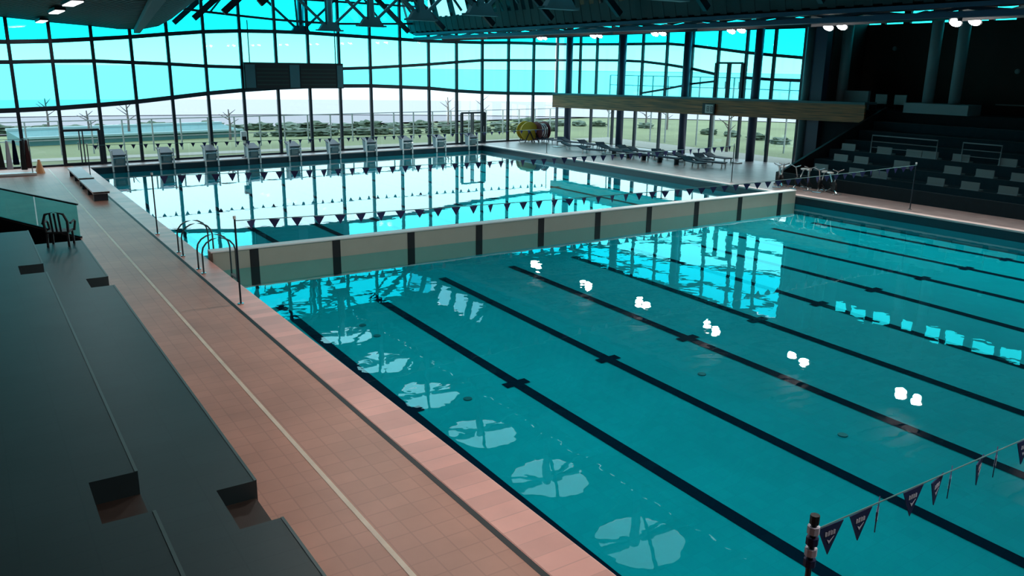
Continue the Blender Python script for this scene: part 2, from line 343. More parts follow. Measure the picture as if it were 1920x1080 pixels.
def interp(P, x):
    if x <= P[0][0]: (x0, y0), (x1, y1) = P[0], P[1]
    elif x >= P[-1][0]: (x0, y0), (x1, y1) = P[-2], P[-1]
    else:
        for (x0, y0), (x1, y1) in zip(P, P[1:]):
            if x0 <= x <= x1: break
    return y0+(y1-y0)*(x-x0)/(x1-x0)
def onG(px, py): return onplane(px, py, -.09, 1, 25.6)
def onW(px, py): return onplane(px, py, 1, .0865, 33.1+28.58*.0865)
mpx = [-130, -52, 25, 103, 180, 252, 320, 388, 455, 520, 580, 637, 695, 751, 804, 856, 904, 953, 1000, 1041]
def bandz(P, px, on):                   # height of a wavy rail where it crosses this mullion
    return on(px, interp(P, px)).z
nG = Vector((.09, -1, 0)).normalized()  # faces indoors
xs = [onG(p, 150).x for p in mpx]; xs[0] = XL
def zat(P, px):
    if px < 0: return bandz(P, 0, onG)+(bandz(P, 30, onG)-bandz(P, 0, onG))*(px/30.)*.3
    return bandz(P, px, onG)
def railp(P, i): return Vector((xs[i], G(xs[i]), zat(P, mpx[i])))
wi = 0
DOORS = {}
for i in range(len(xs)-1):
    wi += 1
    a, b2 = xs[i], xs[i+1]; pa = Vector((a, G(a), 0)); pb = Vector((b2, G(b2), 0))
    root = empty('window_%d' % wi, tuple(pa)); struct(root, 'glazed bay of the far wall, %s from the left' % ORD[i], 'window')
    def loc(v): return Vector(v)-pa
    top = roofz(a)+.3
    top2 = roofz(b2)+.3
    if 3.4 < a < 20: top = top2 = 10.4
    m = MB(); m.bar(loc(pa), loc(pa+Vector((0, 0, top))), .19, .16)
    zc0, zc1 = railp(C_, i).z, railp(C_, i+1).z
    zs = []
    for P, wd in ((A_, .21), (B_, .19), (C_, .23)):
        p0, p1 = railp(P, i), railp(P, i+1)
        if P is B_ and 455 <= mpx[i] < 637: continue
        m.bar(loc(p0), loc(p1), .12, wd)
    if mpx[i] >= 300 and mpx[i] < 790:
        m.bar(loc(railp(D_, i)), loc(railp(D_, i+1)), .1, .13)
    else:
        z = 8.6; 
    m.bar(loc(pa+Vector((0, 0, 9.0))), loc(pb+Vector((0, 0, 9.0))), .1, .12) if 3.4 < a < 20 else None
    m.bar(loc(pa+Vector((0, 0, .05))), loc(pb+Vector((0, 0, .05))), .1, .10)
    m.build('window_frame', M_DARKMET, root)
    o_ = Vector((0, .02, 0))
    MB().poly([loc(pa+o_), loc(pb+o_), loc(pb+o_+Vector((0, 0, zc1))), loc(pa+o_+Vector((0, 0, zc0)))]).build('lower_pane', G_CLEAR, root)
    za0, za1 = railp(A_, i).z, railp(A_, i+1).z
    MB().poly([loc(pa+o_+Vector((0, 0, zc0))), loc(pb+o_+Vector((0, 0, zc1))), loc(pb+o_+Vector((0, 0, za1))), loc(pa+o_+Vector((0, 0, za0)))]).build('middle_pane', G_TINT, root)
    MB().poly([loc(pa+o_+Vector((0, 0, za0))), loc(pb+o_+Vector((0, 0, za1))), loc(pb+o_+Vector((0, 0, top2))), loc(pa+o_+Vector((0, 0, top)))]).build('upper_pane', G_TINT2, root)
# doors in the far wall
def door(n, pxl, pxm, pxr, pytop, label, on=onG, zb=0., ww=.12):
    l, m_, r = (on(q, pytop) for q in (pxl, pxm, pxr)); zt = l.z
    root = empty('door_%d' % n, (l.x, l.y, zb)); struct(root, label, 'door'); d = MB()
    l0, r0, m0 = Vector((0, 0, 0)), Vector((r.x-l.x, r.y-l.y, 0)), Vector((m_.x-l.x, m_.y-l.y, 0)); Z = Vector((0, 0, zt-zb))
    nn = (r0.normalized()).cross(Vector((0, 0, 1)))*.07
    d.bar(l0+nn, l0+nn+Z, ww*1.5, .1); d.bar(r0+nn, r0+nn+Z, ww*1.5, .1); d.bar(nn+Z, r0+nn+Z, .1, ww); d.build('door_frame', M_DARKMET, root)
    for s0, s1 in ((l0, m0), (m0, r0)):
        lf = MB(); u = (s1-s0).normalized()*.1
        lf.bar(s0+u+nn, s0+u+nn+Z*.98, .15, .05); lf.bar(s1-u*.6+nn, s1-u*.6+nn+Z*.98, .17, .05); lf.bar(s0+nn+Vector((0, 0, .08)), s1+nn+Vector((0, 0, .08)), .05, .14)
        f_ = lf.build('door_leaf', M_DARKMET, root)
        MB().bar(s1-u*1.6+nn*1.8+Vector((0, 0, .8)), s1-u*1.6+nn*1.8+Vector((0, 0, 1.2)), .04, .04).build('door_handle', M_CHROME, f_)
door(1, 113, 149, 185, 245, 'dark framed double glass door at the left end of the far glass wall')
door(2, 864, 884, 908, 212, 'dark framed double glass door near the right end of the far glass wall')

# ------------------------------------------------------------------ right glass wall, gallery, columns
GZ = 3.42
lpx = [1043, 1107, 1147, 1189, 1235, 1332, 1385, 1440, 1493]; 
upx = [1044, 1087, 1118, 1160, 1203, 1248, 1295, 1344, 1396, 1448, 1504, 1540]
def wallbays(pxs, py, z0f, tops, lower):
    global wi
    P = [onW(q, py) for q in pxs]
    for i in range(len(P)-1):
        wi += 1; a = Vector((P[i].x, P[i].y, 0)); b2 = Vector((P[i+1].x, P[i+1].y, 0))
        root = empty('window_%d' % wi, (a.x, a.y, z0f)); struct(root, 'glazed bay of the right-hand wall %s the gallery, %s from the corner' % ('below' if lower else 'above', ORD[i]), 'window')
        b_ = b2-a; m = MB(); zt = tops-z0f
        m.bar((0, 0, 0), (0, 0, zt), .17, .15)
        if i == len(P)-2: m.bar(b_, b_+Vector((0, 0, zt)), .12, .15)
        if not lower:
            for Q, wd in ((A_, .18), (B_, .17)):
                za, zb = onW(pxs[i], interp(Q, pxs[i])).z-z0f, onW(pxs[i+1], interp(Q, pxs[i+1])).z-z0f
                if Q is B_ and pxs[i] == 1344: continue
                m.bar((0, 0, za), b_+Vector((0, 0, zb)), .1, wd)
            if 1200 <= pxs[i] < 1344: m.bar((0, 0, onW(pxs[i], interp(R_, pxs[i])).z-z0f), b_+Vector((0, 0, onW(pxs[i+1], interp(R_, pxs[i+1])).z-z0f)), .1, .12)
            m.bar((0, 0, 7.68-z0f), b_+Vector((0, 0, 7.68-z0f)), .1, .16)
        m.build('window_frame', M_DARKMET, root); o_ = Vector((.02, 0, 0))
        if lower: MB().poly([o_, b_+o_, b_+o_+Vector((0, 0, zt)), o_+Vector((0, 0, zt))]).build('pane', G_CLEAR, root)
        else:
            za, zb = onW(pxs[i], interp(A_, pxs[i])).z-z0f, onW(pxs[i+1], interp(A_, pxs[i+1])).z-z0f
            MB().poly([o_, b_+o_, b_+o_+Vector((0, 0, zb)), o_+Vector((0, 0, za))]).build('middle_pane', G_TINT, root)
            MB().poly([o_+Vector((0, 0, za)), b_+o_+Vector((0, 0, zb)), b_+o_+Vector((0, 0, zt)), o_+Vector((0, 0, zt))]).build('upper_pane', G_TINT2, root)
wallbays(lpx, 250, 0, 2.75, True)
wallbays(upx, 150, 2.75, 8.72, False)
door(3, 1345, 1369, 1395, 118, 'dark framed double glass door opening onto the gallery', onW, GZ)
# gallery
def onF(px, py): return onplane(px, py, 1, .0865, 33.1+28.58*.0865-1.1)
FX = lambda y: WX(y)-1.1
gl = empty('gallery', (FX(27), 27, 2.45)); tag(gl, 'wood-clad gallery running below the upper windows of the right-hand glass wall', 'gallery')
y0, y1 = 27.95, 3.3
g = MB(); o0 = Vector(gl.location)
def q(x, y, z): return Vector((x, y, z))-o0
def zb_(y): return 2.42+.012*(28-y)
def zt_(y): return 3.36+.012*(28-y)
g.hexa([q(FX(y1), y1, zb_(y1)), q(FX(y1)+.12, y1, zb_(y1)), q(FX(y0)+.12, y0, zb_(y0)), q(FX(y0), y0, zb_(y0)), q(FX(y1), y1, zt_(y1)), q(FX(y1)+.12, y1, zt_(y1)), q(FX(y0)+.12, y0, zt_(y0)), q(FX(y0), y0, zt_(y0))])
wd = mat('gallery_wood', (.13, .062, .034), .6); nn_ = wd.node_tree.nodes; ll = wd.node_tree.links
t = nn_.new('ShaderNodeTexCoord'); mp = nn_.new('ShaderNodeMapping'); mp.inputs['Scale'].default_value = (.3, .3, 9); x = nn_.new('ShaderNodeTexNoise'); x.inputs['Scale'].default_value = 2
cr2 = nn_.new('ShaderNodeValToRGB'); cr2.color_ramp.elements[0].position = .35; cr2.color_ramp.elements[1].position = .7
cr2.color_ramp.elements[0].color = (.12, .085, .045, 1); cr2.color_ramp.elements[1].color = (.50, .21, .08, 1)
ll.new(t.outputs['Object'], mp.inputs[0]); ll.new(mp.outputs[0], x.inputs[0]); ll.new(x.outputs[0], cr2.inputs[0]); ll.new(cr2.outputs[0], nn_['Principled BSDF'].inputs['Base Color'])
g.build('fascia', wd, gl)
g = MB(); g.hexa([q(FX(y1)-.04, y1, zt_(y1)-.02), q(WX(y1)-.1, y1, zt_(y1)-.02), q(WX(y0)-.1, y0, zt_(y0)-.02), q(FX(y0)-.04, y0, zt_(y0)-.02), q(FX(y1)-.04, y1, zt_(y1)+.1), q(WX(y1)-.1, y1, zt_(y1)+.1), q(WX(y0)-.1, y0, zt_(y0)+.1), q(FX(y0)-.04, y0, zt_(y0)+.1)])
g.build('deck', M_TEALMET, gl)
g = MB(); g.hexa([q(FX(y1)+.1, y1, zb_(y1)+.02), q(WX(y1)-.1, y1, zb_(y1)+.02), q(WX(y0)-.1, y0, zb_(y0)+.02), q(FX(y0)+.1, y0, zb_(y0)+.02), q(FX(y1)+.1, y1, zb_(y1)+.08), q(WX(y1)-.1, y1, zb_(y1)+.08), q(WX(y0)-.1, y0, zb_(y0)+.08), q(FX(y0)+.1, y0, zb_(y0)+.08)])
g.build('soffit', M_GREYCON, gl)
sg = onF(1330, 204); o = empty('wall_clock', (FX(sg.y)-.06, sg.y, sg.z)); tag(o, 'small pale digital clock panel on the wooden gallery front', 'clock')
MB().box(-.04, .04, -.5, .5, -.32, .32).build('case', M_BLACK, o, bevel=.01); d = MB().box(-.05, -.04, -.4, .25, -.26, .26); d.build('face', mat('clock_face', (.45, .5, .48), .4), o)
d = MB()
for k, yy_ in enumerate((-.28, .02)):
    for (a, b2, c2, d2) in ((-.1, .1, .1, .16), (-.1, .1, -.03, .03), (-.1, .1, -.16, -.1), (-.1, -.05, -.16, .16), (.05, .1, -.16, .16)): d.box(-.055, -.05, yy_+a, yy_+b2, c2, d2)
d.build('digits', mat('grey_digit', (.10, .12, .12), .5), o)
for k, (px, py, on_) in enumerate(((1063, 263, 0), (1160, 273, 0), (1277, 285, 0), (1405, 302, 0), (1497, 312, 0))):
    a = onplane(px, py, 1, .0865, 33.1+28.58*.0865-.42)
    o = MB().tube([(0, 0, 0), (0, 0, roofz(a.x)+.1)], .25, 20).build('steel_column', M_BLUEMET if k < 4 else M_TEALMET, smooth=True)
    o.location = (a.x, a.y, 0); tag(o, 'blue-grey round column by the right-hand glass, %s from the far corner' % ORD[k], 'column', 'columns along the right-hand glass wall')
a = onW(1546, 120); o = MB().box(-.22, .22, -.4, .4, 0, roofz(a.x)).build('steel_column', mat('navy_post', (.012, .02, .06), .5)); o.location = (a.x-.3, a.y, 0)
tag(o, 'flat navy post closing the right end of the upper glazing', 'column')

# ------------------------------------------------------------------ roof trusses and beams
tr = None
for k, yk in enumerate((27.0, 22.3, 16.7, 11.3, 6.2, 1.0, -4.3, -9.6, -15)):
    if tr is None:
        tr = empty('roof_truss', (12.5, yk, 7.15)); zz = 10.0-7.15
        g = MB(); g.hexa([(-.62, -.16, -.05), (.62, -.16, -.05), (.62, .16, -.05), (-.62, .16, -.05), (-.35, -.12, .36), (.35, -.12, .36), (.35, .12, .36), (-.35, .12, .36)]); g.box(-.75, .75, -.2, .2, -.12, -.04)
        g.build('gusset', M_TEALMET, tr)
        MB().bar((0, 0, .3), (0, 0, zz), .26, .2).build('post', M_TEALMET, tr)
        for sx_ in (-1, 1):
            MB().bar((sx_*.3, 0, .25), (sx_*2.3, 0, 2.0), .13, .13).build('diagonal', M_TEALMET, tr)
            MB().bar((sx_*2.3, 0, 2.0), (sx_*3.6, 0, zz-.1), .13, .13).build('diagonal', M_TEALMET, tr)
            MB().bar((sx_*2.3, 0, 2.0), (0, 0, zz-.2), .10, .10).build('diagonal', M_TEALMET, tr)
            MB().tube([(sx_*.2, sx_*.1, .25), (sx_*1.2, sx_*2.6, 2.6)], .06, 6).build('brace', M_TEALMET, tr)
            MB().bar((sx_*.3, 0, zz-.15), (sx_*4.8, 0, zz-.35), .16, .2).build('top_chord', M_DARKMET, tr)
            MB().bar((sx_*7.2, 0, .25), (sx_*4.8, 0, zz-.5), .2, .28).build('side_chord', M_DARKMET, tr)
            MB().bar((sx_*3.6, 0, zz-.1), (sx_*5.2, 0, .9), .1, .1).build('diagonal', M_TEALMET, tr)
        o = tr
    else: o = copy_tree(tr)
    o.location = (12.5, yk, 7.15+(0, .05, .1, .2, .2, .2, .2, .2, .2)[k])
    tag(o, 'teal steel roof truss over mid-pool, %s from the far glass wall' % ORD[k], 'truss', 'roof trusses over the pool')
def longbeam(x, z, w_, h_, label, col=M_DARKMET):
    o = empty('roof_beam', (x, 0, z)); tag(o, label, 'beam'); 
    MB().box(-w_/2, w_/2, YB+.1, G(x)-.2, 0, .16).build('lower_chord', col, o)
    MB().box(-w_/2, w_/2, YB+.1, G(x)-.2, h_, h_+.14).build('upper_chord', col, o)
    m = MB(); y = YB+.5; s = 0
    while y < G(x)-2.5: m.bar((0, y, .1 if s else h_), (0, y+1.8, h_ if s else .1), .09, .09); y += 1.8; s = 1-s
    m.build('web', col, o); return o
longbeam(20.4, 6.92, .5, .28, 'dark blue lattice roof beam along the right edge of the raised roof', M_BLUEMET)
lb = empty('roof_beam', (3.1, 25.5, 6.84)); tag(lb, 'dark roof beam along the edge of the low left-hand roof', 'beam')
MB().bar((0, 0, 0), (-54*.15, -54, 0), .3, .2).build('lower_chord', M_BLACK, lb)
m = MB()
for k in range(36): m.bar((-1.5*k*.15, -1.5*k, 0), (-1.5*k*.15+.3, -1.5*k, .22), .05, .05)
m.build('bracket_row', M_DARKMET, lb)
longbeam(26.4, 7.36, .35, .3, 'dark roof beam carrying the floodlights on the right side')
cb = None
for k, yk in enumerate((24.5, 19.0, 13.5, 8.0, 2.6, -3.0, -8.5, -14)):
    x0_, x1_ = 20.4, min(WX(yk)-.3, 38.5)
    o = empty('rafter', (x0_+.4, yk, 6.98)); tag(o, 'dark sloping rafter under the right-hand roof, %s from the far glass wall' % ORD[k], 'rafter', 'rafters under the right-hand roof')
    L_ = x1_-x0_-.6; rise = roofz(x1_)-roofz(x0_)-.5
    MB().bar((0, 0, -.05), (L_, 0, rise-.1), .16, .2).build('lower_chord', M_DARKMET, o)
    m = MB(); n_ = 8
    for j in range(n_):
        xa, xb = L_*j/n_, L_*(j+1)/n_
        m.bar((xa, 0, rise*j/n_+(-.05 if j % 2 else .2)), (xb, 0, rise*(j+1)/n_+(.2 if j % 2 else -.05)), .08, .08)
    m.build('web', M_TEALMET, o)

# ------------------------------------------------------------------ lamps
fl = None
ly = (21.0, 15.6, 10.4, 5.1, -.3, -5.8, -11.2, -16.6)  # two nearest pairs are out of view, added to the row for light
n = 0
for yk in ly:
    for s in (-1, 1):
        if fl is None:
            fl = empty('floodlight', (26, yk, 7.2))
            m = MB(); m.tube([(0, 0, .02), (0, 0, .12), (0, 0, .3)], .26, 16, r1=.12); m.build('housing', M_BLACK, fl, smooth=False)
            MB().tube([(0, 0, -.02), (0, 0, .03)], .20, 16).build('lens', M_LAMP, fl)
            MB().bar((0, 0, .28), (0, 0, .45), .05).build('bracket', M_BLACK, fl)
            ld = bpy.data.lights.new('floodlight_beam', 'SPOT'); ld.energy = 1000; ld.spot_size = math.radians(128); ld.spot_blend = 1.0; ld.shadow_soft_size = .2; ld.color = (1, .93, .86)
            lo = bpy.data.objects.new('beam', ld); COL.objects.link(lo); lo.parent = fl; lo.location = (0, 0, -.08)
            o = fl
        else: o = copy_tree(fl)
        o.location = (26+s*.12, yk+s*.42, 7.1); o.rotation_euler = (0, math.radians(36), 0); n += 1
        tag(o, 'round floodlight, %s one of the %s pair from the far glass wall' % ('nearer' if s < 0 else 'farther', ORD[ly.index(yk)]), 'floodlight', 'floodlights in pairs along the right-hand beam, nearest two pairs added out of view')
for k, yk in enumerate((-5, -10.5, -16, -21.5)):  # unseen floodlights added to brighten the near deck and pool
    o = copy_tree(fl); o.location = (2.4, yk, 7.0); o.rotation_euler = (0, 0, 0)
    for ch_ in o.children:
        if ch_.type == 'LIGHT': ch_.data = ch_.data.copy(); ch_.data.energy = 600; ch_.data.spot_size = math.radians(164); ch_.data.spot_blend = .25
    o['label'] = ''; tag(o, 'added unseen floodlight beside the low left-hand roof, %s from the far end' % ORD[k], 'floodlight', 'added floodlights under the left-hand roof')
for k, (px, py) in enumerate(((136, 6), (106, 22), (78, 40))):
    a = onz(px, py, (6.93, 7.03, 7.03)[k])
    o = empty('strip_light', (a.x, a.y, a.z)); tag(o, 'white strip light hung under the low left-hand roof, %s from the near end' % ORD[k], 'light', 'strip lights under the left-hand roof')
    MB().box(-.18, .18, -1.3, 1.3, 0, .10).build('housing', M_BLACK, o); MB().box(-.15, .15, -1.2, 1.2, -.03, .0).build('diffuser', mat('strip_diffuser', (1, 1, 1), .4, emit=(1, .95, .97), estr=3.0), o)
    ld = bpy.data.lights.new('strip_light_glow', 'AREA'); ld.shape = 'RECTANGLE'; ld.size = .3; ld.size_y = 2.4; ld.energy = 60
    lo = bpy.data.objects.new('glow', ld); COL.objects.link(lo); lo.parent = o; lo.location = (0, 0, -.06)

# ------------------------------------------------------------------ scoreboard
sb0, sb1 = Vector((8.7, 26.1, 3.88)), Vector((14.72, 26.1, 5.36))
sb = empty('scoreboard', tuple(sb0)); tag(sb, 'wide black scoreboard with two louvred panels hung in front of the far glass wall', 'scoreboard')
W_, H_ = sb1.x-sb0.x, sb1.z-sb0.z
MB().box(0, W_, -.1, .2, 0, H_).build('case', M_BLACK, sb, bevel=.02)
for x0, x1 in ((.05, .62), (2.66, 3.25), (5.6, W_-.05)): MB().box(x0, x1, -.13, -.09, .05, H_-.12).build('pillar', M_TEALMET, sb)
for x0, x1 in ((.66, 2.62), (3.3, 5.55)):
    m = MB(); m.box(x0, x1, -.12, -.1, .12, H_-.15)
    for j in range(5): m.box(x0+.05, x1-.05, -.14, -.11, .2+j*.22, .26+j*.22, 1)
    m.build('display_panel', [M_BLACK, mat('dark_teal_louvre', (.01, .04, .035), .5)], sb)
MB().bar((.4, .1, H_), (.4, .1, 3.8), .05).build('hanger', M_DARKMET, sb); MB().bar((W_-.4, .1, H_), (W_-.4, .1, 3.8), .05).build('hanger', M_DARKMET, sb)

# ------------------------------------------------------------------ starting blocks
sbk = None
for i, px in enumerate((228, 314, 396.5, 475, 551.7, 628, 697, 767, 830.5, 892)):
    x = .65*onplane(px, 300, -.09, 1, 24.3).x + .35*(1.25+2.5*i)
    if sbk is None:
        sbk = empty('starting_block', (x, E(x), 0))
        m = MB(); m.hexa([(-.30, .02, 0), (.30, .02, 0), (.30, .45, 0), (-.30, .45, 0), (-.30, -.05, .52), (.30, -.05, .52), (.30, .62, .72), (-.30, .62, .72)]); m.build('pedestal', M_COLUMN, sbk, bevel=.02)
        m = MB(); m.hexa([(-.33, -.10, .52), (.33, -.10, .52), (.33, .70, .76), (-.33, .70, .76), (-.33, -.10, .57), (.33, -.10, .57), (.33, .70, .81), (-.33, .70, .81)]); m.build('platform', M_DARKMET, sbk)
        for s in (-1, 1): MB().box(s*.36-.035, s*.36+.035, -.09, .0, -.31, .80).build('side_rail', M_WHITE, sbk)
        MB().tube([(-.33, -.14, .40), (-.33, -.2, .42), (.33, -.2, .42), (.33, -.14, .40)], .02, 8).build('start_grip', M_CHROME, sbk)
        MB().box(-.20, .20, -.075, -.055, .12, .40).build('number_plate', M_PALEGREY, sbk)
        o = sbk
    else: o = copy_tree(sbk)
    o.location = (x, E(x), 0); o.rotation_euler.z = math.atan(.09)
    tag(o, 'grey and white starting block on the far pool edge, %s from the left' % ORD[i], 'starting block', 'starting blocks on the far pool edge')
a = onplane(470, 290, -.09, 1, 24.3)
sp = empty('speaker_stand', (a.x-.15, a.y+.62, 0)); tag(sp, 'white stand with a small dark speaker behind the fourth starting block', 'speaker')
MB().tube([(0, 0, 0), (0, 0, 1.0)], .04, 8).build('pole', M_WHITE, sp); MB().box(-.16, .16, -.12, .12, 1.0, 1.5).build('speaker_box', M_WHITE, sp, bevel=.03); MB().box(-.12, .12, -.13, -.11, .98, 1.2).build('grille', M_BLACK, sp); MB().prism([(-.25, -.2), (.25, -.2), (0, .3)], 0, .04).build('foot', M_BLACK, sp)

# ------------------------------------------------------------------ backstroke flags
flag_me = {}
def flagmesh(marks, wd, ht):
    key = (marks, wd, ht)
    if key in flag_me: return flag_me[key]
    m = MB(); m.extr([(-wd/2, -.004, 0), (wd/2, -.004, 0), (0, -.004, -ht)], (0, .008, 0), 0)
    if marks:
        for s in (-1, 1):
            y = s*.006
            for k, xx in enumerate((-.058, -.028, .002, .032)):   # a short word over a swoosh
                m.box(xx, xx+.009, min(y, y+s*.002), max(y, y+s*.002), -.085, -.045, 1)
                if k != 3: m.box(xx, xx+.022, min(y, y+s*.002), max(y, y+s*.002), -.055 if k % 2 else -.085, -.045 if k % 2 else -.075, 1)
                m.box(xx+.013, xx+.021, min(y, y+s*.002), max(y, y+s*.002), -.085, -.05, 1)
            m.extr([(-.03, y, -.115), (-.005, y, -.155), (.045, y, -.10), (.0, y, -.13)], (0, s*.002, 0), 1)
    o = m.build('flag', [M_FLAG, M_FLAGW]); me = o.data; bpy.data.objects.remove(o); flag_me[key] = me; return me
def flagline(y, z0, z1, sag, n, marks, wd, ht, label, polelabel, xl=-.5, xr=25.9, xpos=None, rots=None):
    o = empty('flag_line', (xl, y, z0)); tag(o, label, 'flag line')
    def zz(x): t = (x-xl)/(xr-xl); return (z1-z0)*t - sag*4*t*(1-t)
    thick = .006 if y < -15 else .011
    pts = [(x-xl, 0, zz(x)) for x in [xl+(xr-xl)*k/40 for k in range(41)]]
    MB().tube(pts, thick, 5).build('rope', M_ROPE, o)
    me = flagmesh(marks, wd, ht)
    P = xpos or [xl+.35+(xr-xl-.7)*k/(n-1) for k in range(n)]
    for k, x in enumerate(P):
        f_ = bpy.data.objects.new('flag', me); COL.objects.link(f_); f_.parent = o; f_.location = (x-xl, 0, zz(x)-.012)
        a = (rots[k] if rots else random.uniform(-.5, .5)); f_.rotation_euler = (0, 0, a)
    for xx, zt, sd in ((xl, z0, 'left'), (xr, z1, 'right')):
        if sd == 'right' and y < -15: continue
        p_ = empty('flag_pole', (xx, y+.03, 0)); tag(p_, 'thin pole at the %s end of %s' % (sd, polelabel), 'pole')
        MB().tube([(0, 0, 0), (0, 0, zt+.06)], .022, 8).build('shaft', M_DARKMET, p_); MB().tube([(0, 0, 0), (0, 0, .03)], .07, 12).build('base_flange', M_CHROME, p_)
        MB().tube([(0, 0, zt+.03), (0, 0, zt+.10)], .035, 8).build('cap', M_WHITE if y > -15 else M_BLACK, p_)
        if y < -15:
            w_ = MB()
            for k in range(4): w_.tube([(0, 0, zt-.32+k*.09), (0, 0, zt-.26+k*.09)], .045, 8, mi=k % 2)
            w_.build('wound_flag', [M_FLAG, M_FLAGW], p_)
flagline(20, 1.5, 1.5, .08, 48, False, .20, .2, 'string of small navy flags nearest the far glass wall', 'the farthest flag line')
flagline(4.5, 1.85, 1.75, .12, 50, False, .26, .26, 'string of navy flags just beyond the bulkhead', 'the flag line just beyond the bulkhead')
flagline(-4.8, 1.93, 1.78, .16, 50, False, .25, .21, 'string of navy flags just in front of the bulkhead', 'the flag line just in front of the bulkhead')
nx = [ony(p, q_, -19.85).x for p, q_ in ((1557, 990), (1613, 970), (1648, 940), (1712, 922), (1758, 897), (1785, 878), (1838, 862), (1870, 845), (1922, 825))]
xs2 = nx+[nx[-1]+.4+.45*k for k in range(40)]; xs2 = [x for x in xs2 if x < 25]
flagline(-19.85, 2.06, 2.06, .12, len(xs2), True, .28, .25, 'string of navy flags with white lettering in the near right corner', 'the near flag line', xl=-.45, xpos=xs2, rots=[-.05, 0, .5, .0, .2, .45, .28, .42, 0]+[random.uniform(-1, 1) for _ in range(60)])

# ------------------------------------------------------------------ pool ladders by the bulkhead
def ladder(x, y, rz, label):
    o = empty('pool_ladder', (x, y, 0), rz); tag(o, label, 'pool ladder', 'pool ladders on the left edge')
    for s in (-1, 1):
        pts = [(0, s*.27, 0), (0, s*.27, .45)]
        for k in range(9): t = math.pi*k/8; pts.append((.42-.42*math.cos(t), s*.27, .55+.36*math.sin(t)))
        pts += [(.84, s*.27, .2), (.84, s*.27, -.8)]
        MB().tube(pts, .022, 8).build('handrail', mat('dark_steel_tube', (.06, .10, .11), .35, .6), o, smooth=True)
        MB().tube([(0, s*.27, 0), (0, s*.27, .03)], .06, 12).build('base_flange', M_CHROME, o)
    for k in range(3): MB().box(.80, .90, -.27, .27, -.25-.25*k, -.21-.25*k).build('rung', M_PALEGREY, o)
ladder(-.52, 1.15, 0, 'steel pool ladder on the left edge just beyond the bulkhead')
ladder(-.52, -1.2, 0, 'steel pool ladder on the left edge just in front of the bulkhead')

# ------------------------------------------------------------------ left stand
def tier_outline(xe, notches, ya, yb, xback, dx):
    pts = [(xback, ya), (xe, ya)]
    for (n0, n1) in sorted(notches): pts += [(xe, n0), (xe-dx, n0), (xe-dx, n1), (xe, n1)]
    pts += [(xe, yb), (xback, yb)]; return pts
N1 = [(-14.93, -13.95), (-3.35, -2.45), (-25.4, -24.4)]
def tiermesh(xe, notches, ya, yb, xback, z0, z1, dx=.45):
    m = MB(); ys_ = [ya]
    for a, b2 in sorted(notches): ys_ += [a, b2]
    ys_.append(yb)
    for k in range(0, len(ys_), 2): m.box(xe-dx, xe, ys_[k], ys_[k+1], z0, z1)
    m.box(xback, xe-dx, ya, yb, z0, z1); return m
t1 = empty('seating_tier', (-2.87, 0, 0)); tag(t1, 'lower dark slate tier of the left-hand stand, next to the deck', 'stand')
tiermesh(0, N1, YB+.2, 2.3, -1.27, 0, .45, .47).build('tier_body', M_STAND, t1)
t2 = empty('seating_tier', (-4.14, 0, 0)); tag(t2, 'upper dark slate tier of the left-hand stand', 'stand')
tiermesh(0, [(a+.05, b2+.05) for a, b2 in N1], YB+.2, 2.0, XL+4.2, 0, .9, .49).build('tier_body', M_STAND, t2)
mno = mat('grey_nosing', (.07, .12, .13), .5)
for tt, zt, yb_, off in ((t2, .9, 2.0, .05), (t1, .45, 2.3, 0)):
    m = MB(); cuts = sorted(N1); y_ = YB+.2
    for a, b2 in cuts: m.box(-.03, .004, y_, a+off, zt, zt+.006); y_ = b2+off
    m.box(-.03, .004, y_, yb_, zt, zt+.006); m.build('nosing', mno, tt)
for k, (a, b2) in enumerate(N1[:2]):
    o = MB().box(-.47, -.02, a, b2, 0, .22).build('step_block', M_STEP); o.location = (-2.87, 0, 0); tag(o, 'brown step block set in the %s recess of the lower left-hand tier' % ('near', 'far')[k], 'step')
    o = MB().box(-.49, -.0, a+.05, b2+.05, 0, .62).build('step_block', M_STEP); o.location = (-4.14, 0, 0); tag(o, 'brown step block set in the %s recess of the upper left-hand tier' % ('near', 'far')[k], 'step')
# stair well behind the tiers
sw = MB(); 
sw.poly([(XL, 2.6, -2.5), (-2.65, 2.6, -2.5), (-2.65, 4.95, -2.5), (-4.65, 10.2, -2.5), (XL, 10.2, -2.5)])
for a, b2 in (((XL, 2.6), (-2.65, 2.6)), ((-2.65, 2.6), (-2.65, 4.95)), ((-2.65, 4.95), (-4.65, 10.2)), ((-4.65, 10.2), (XL, 10.2))): sw.poly([(*a, -2.5), (*b2, -2.5), (*b2, 0), (*a, 0)])
struct(sw.build('stair_well', M_BLACK), 'dark stair opening in the deck beyond the left-hand tiers', 'stair well')
st = empty('stair_flight', (-3, 3, -2.5)); tag(st, 'dark steps going down in the opening beyond the left-hand tiers', 'stairs')
for k in range(9): MB().box(-.5-.32*k, -.2-.32*k, -.3, 1.3, 0, 2.3-.25*k).build('tread', M_GREYCON, st)
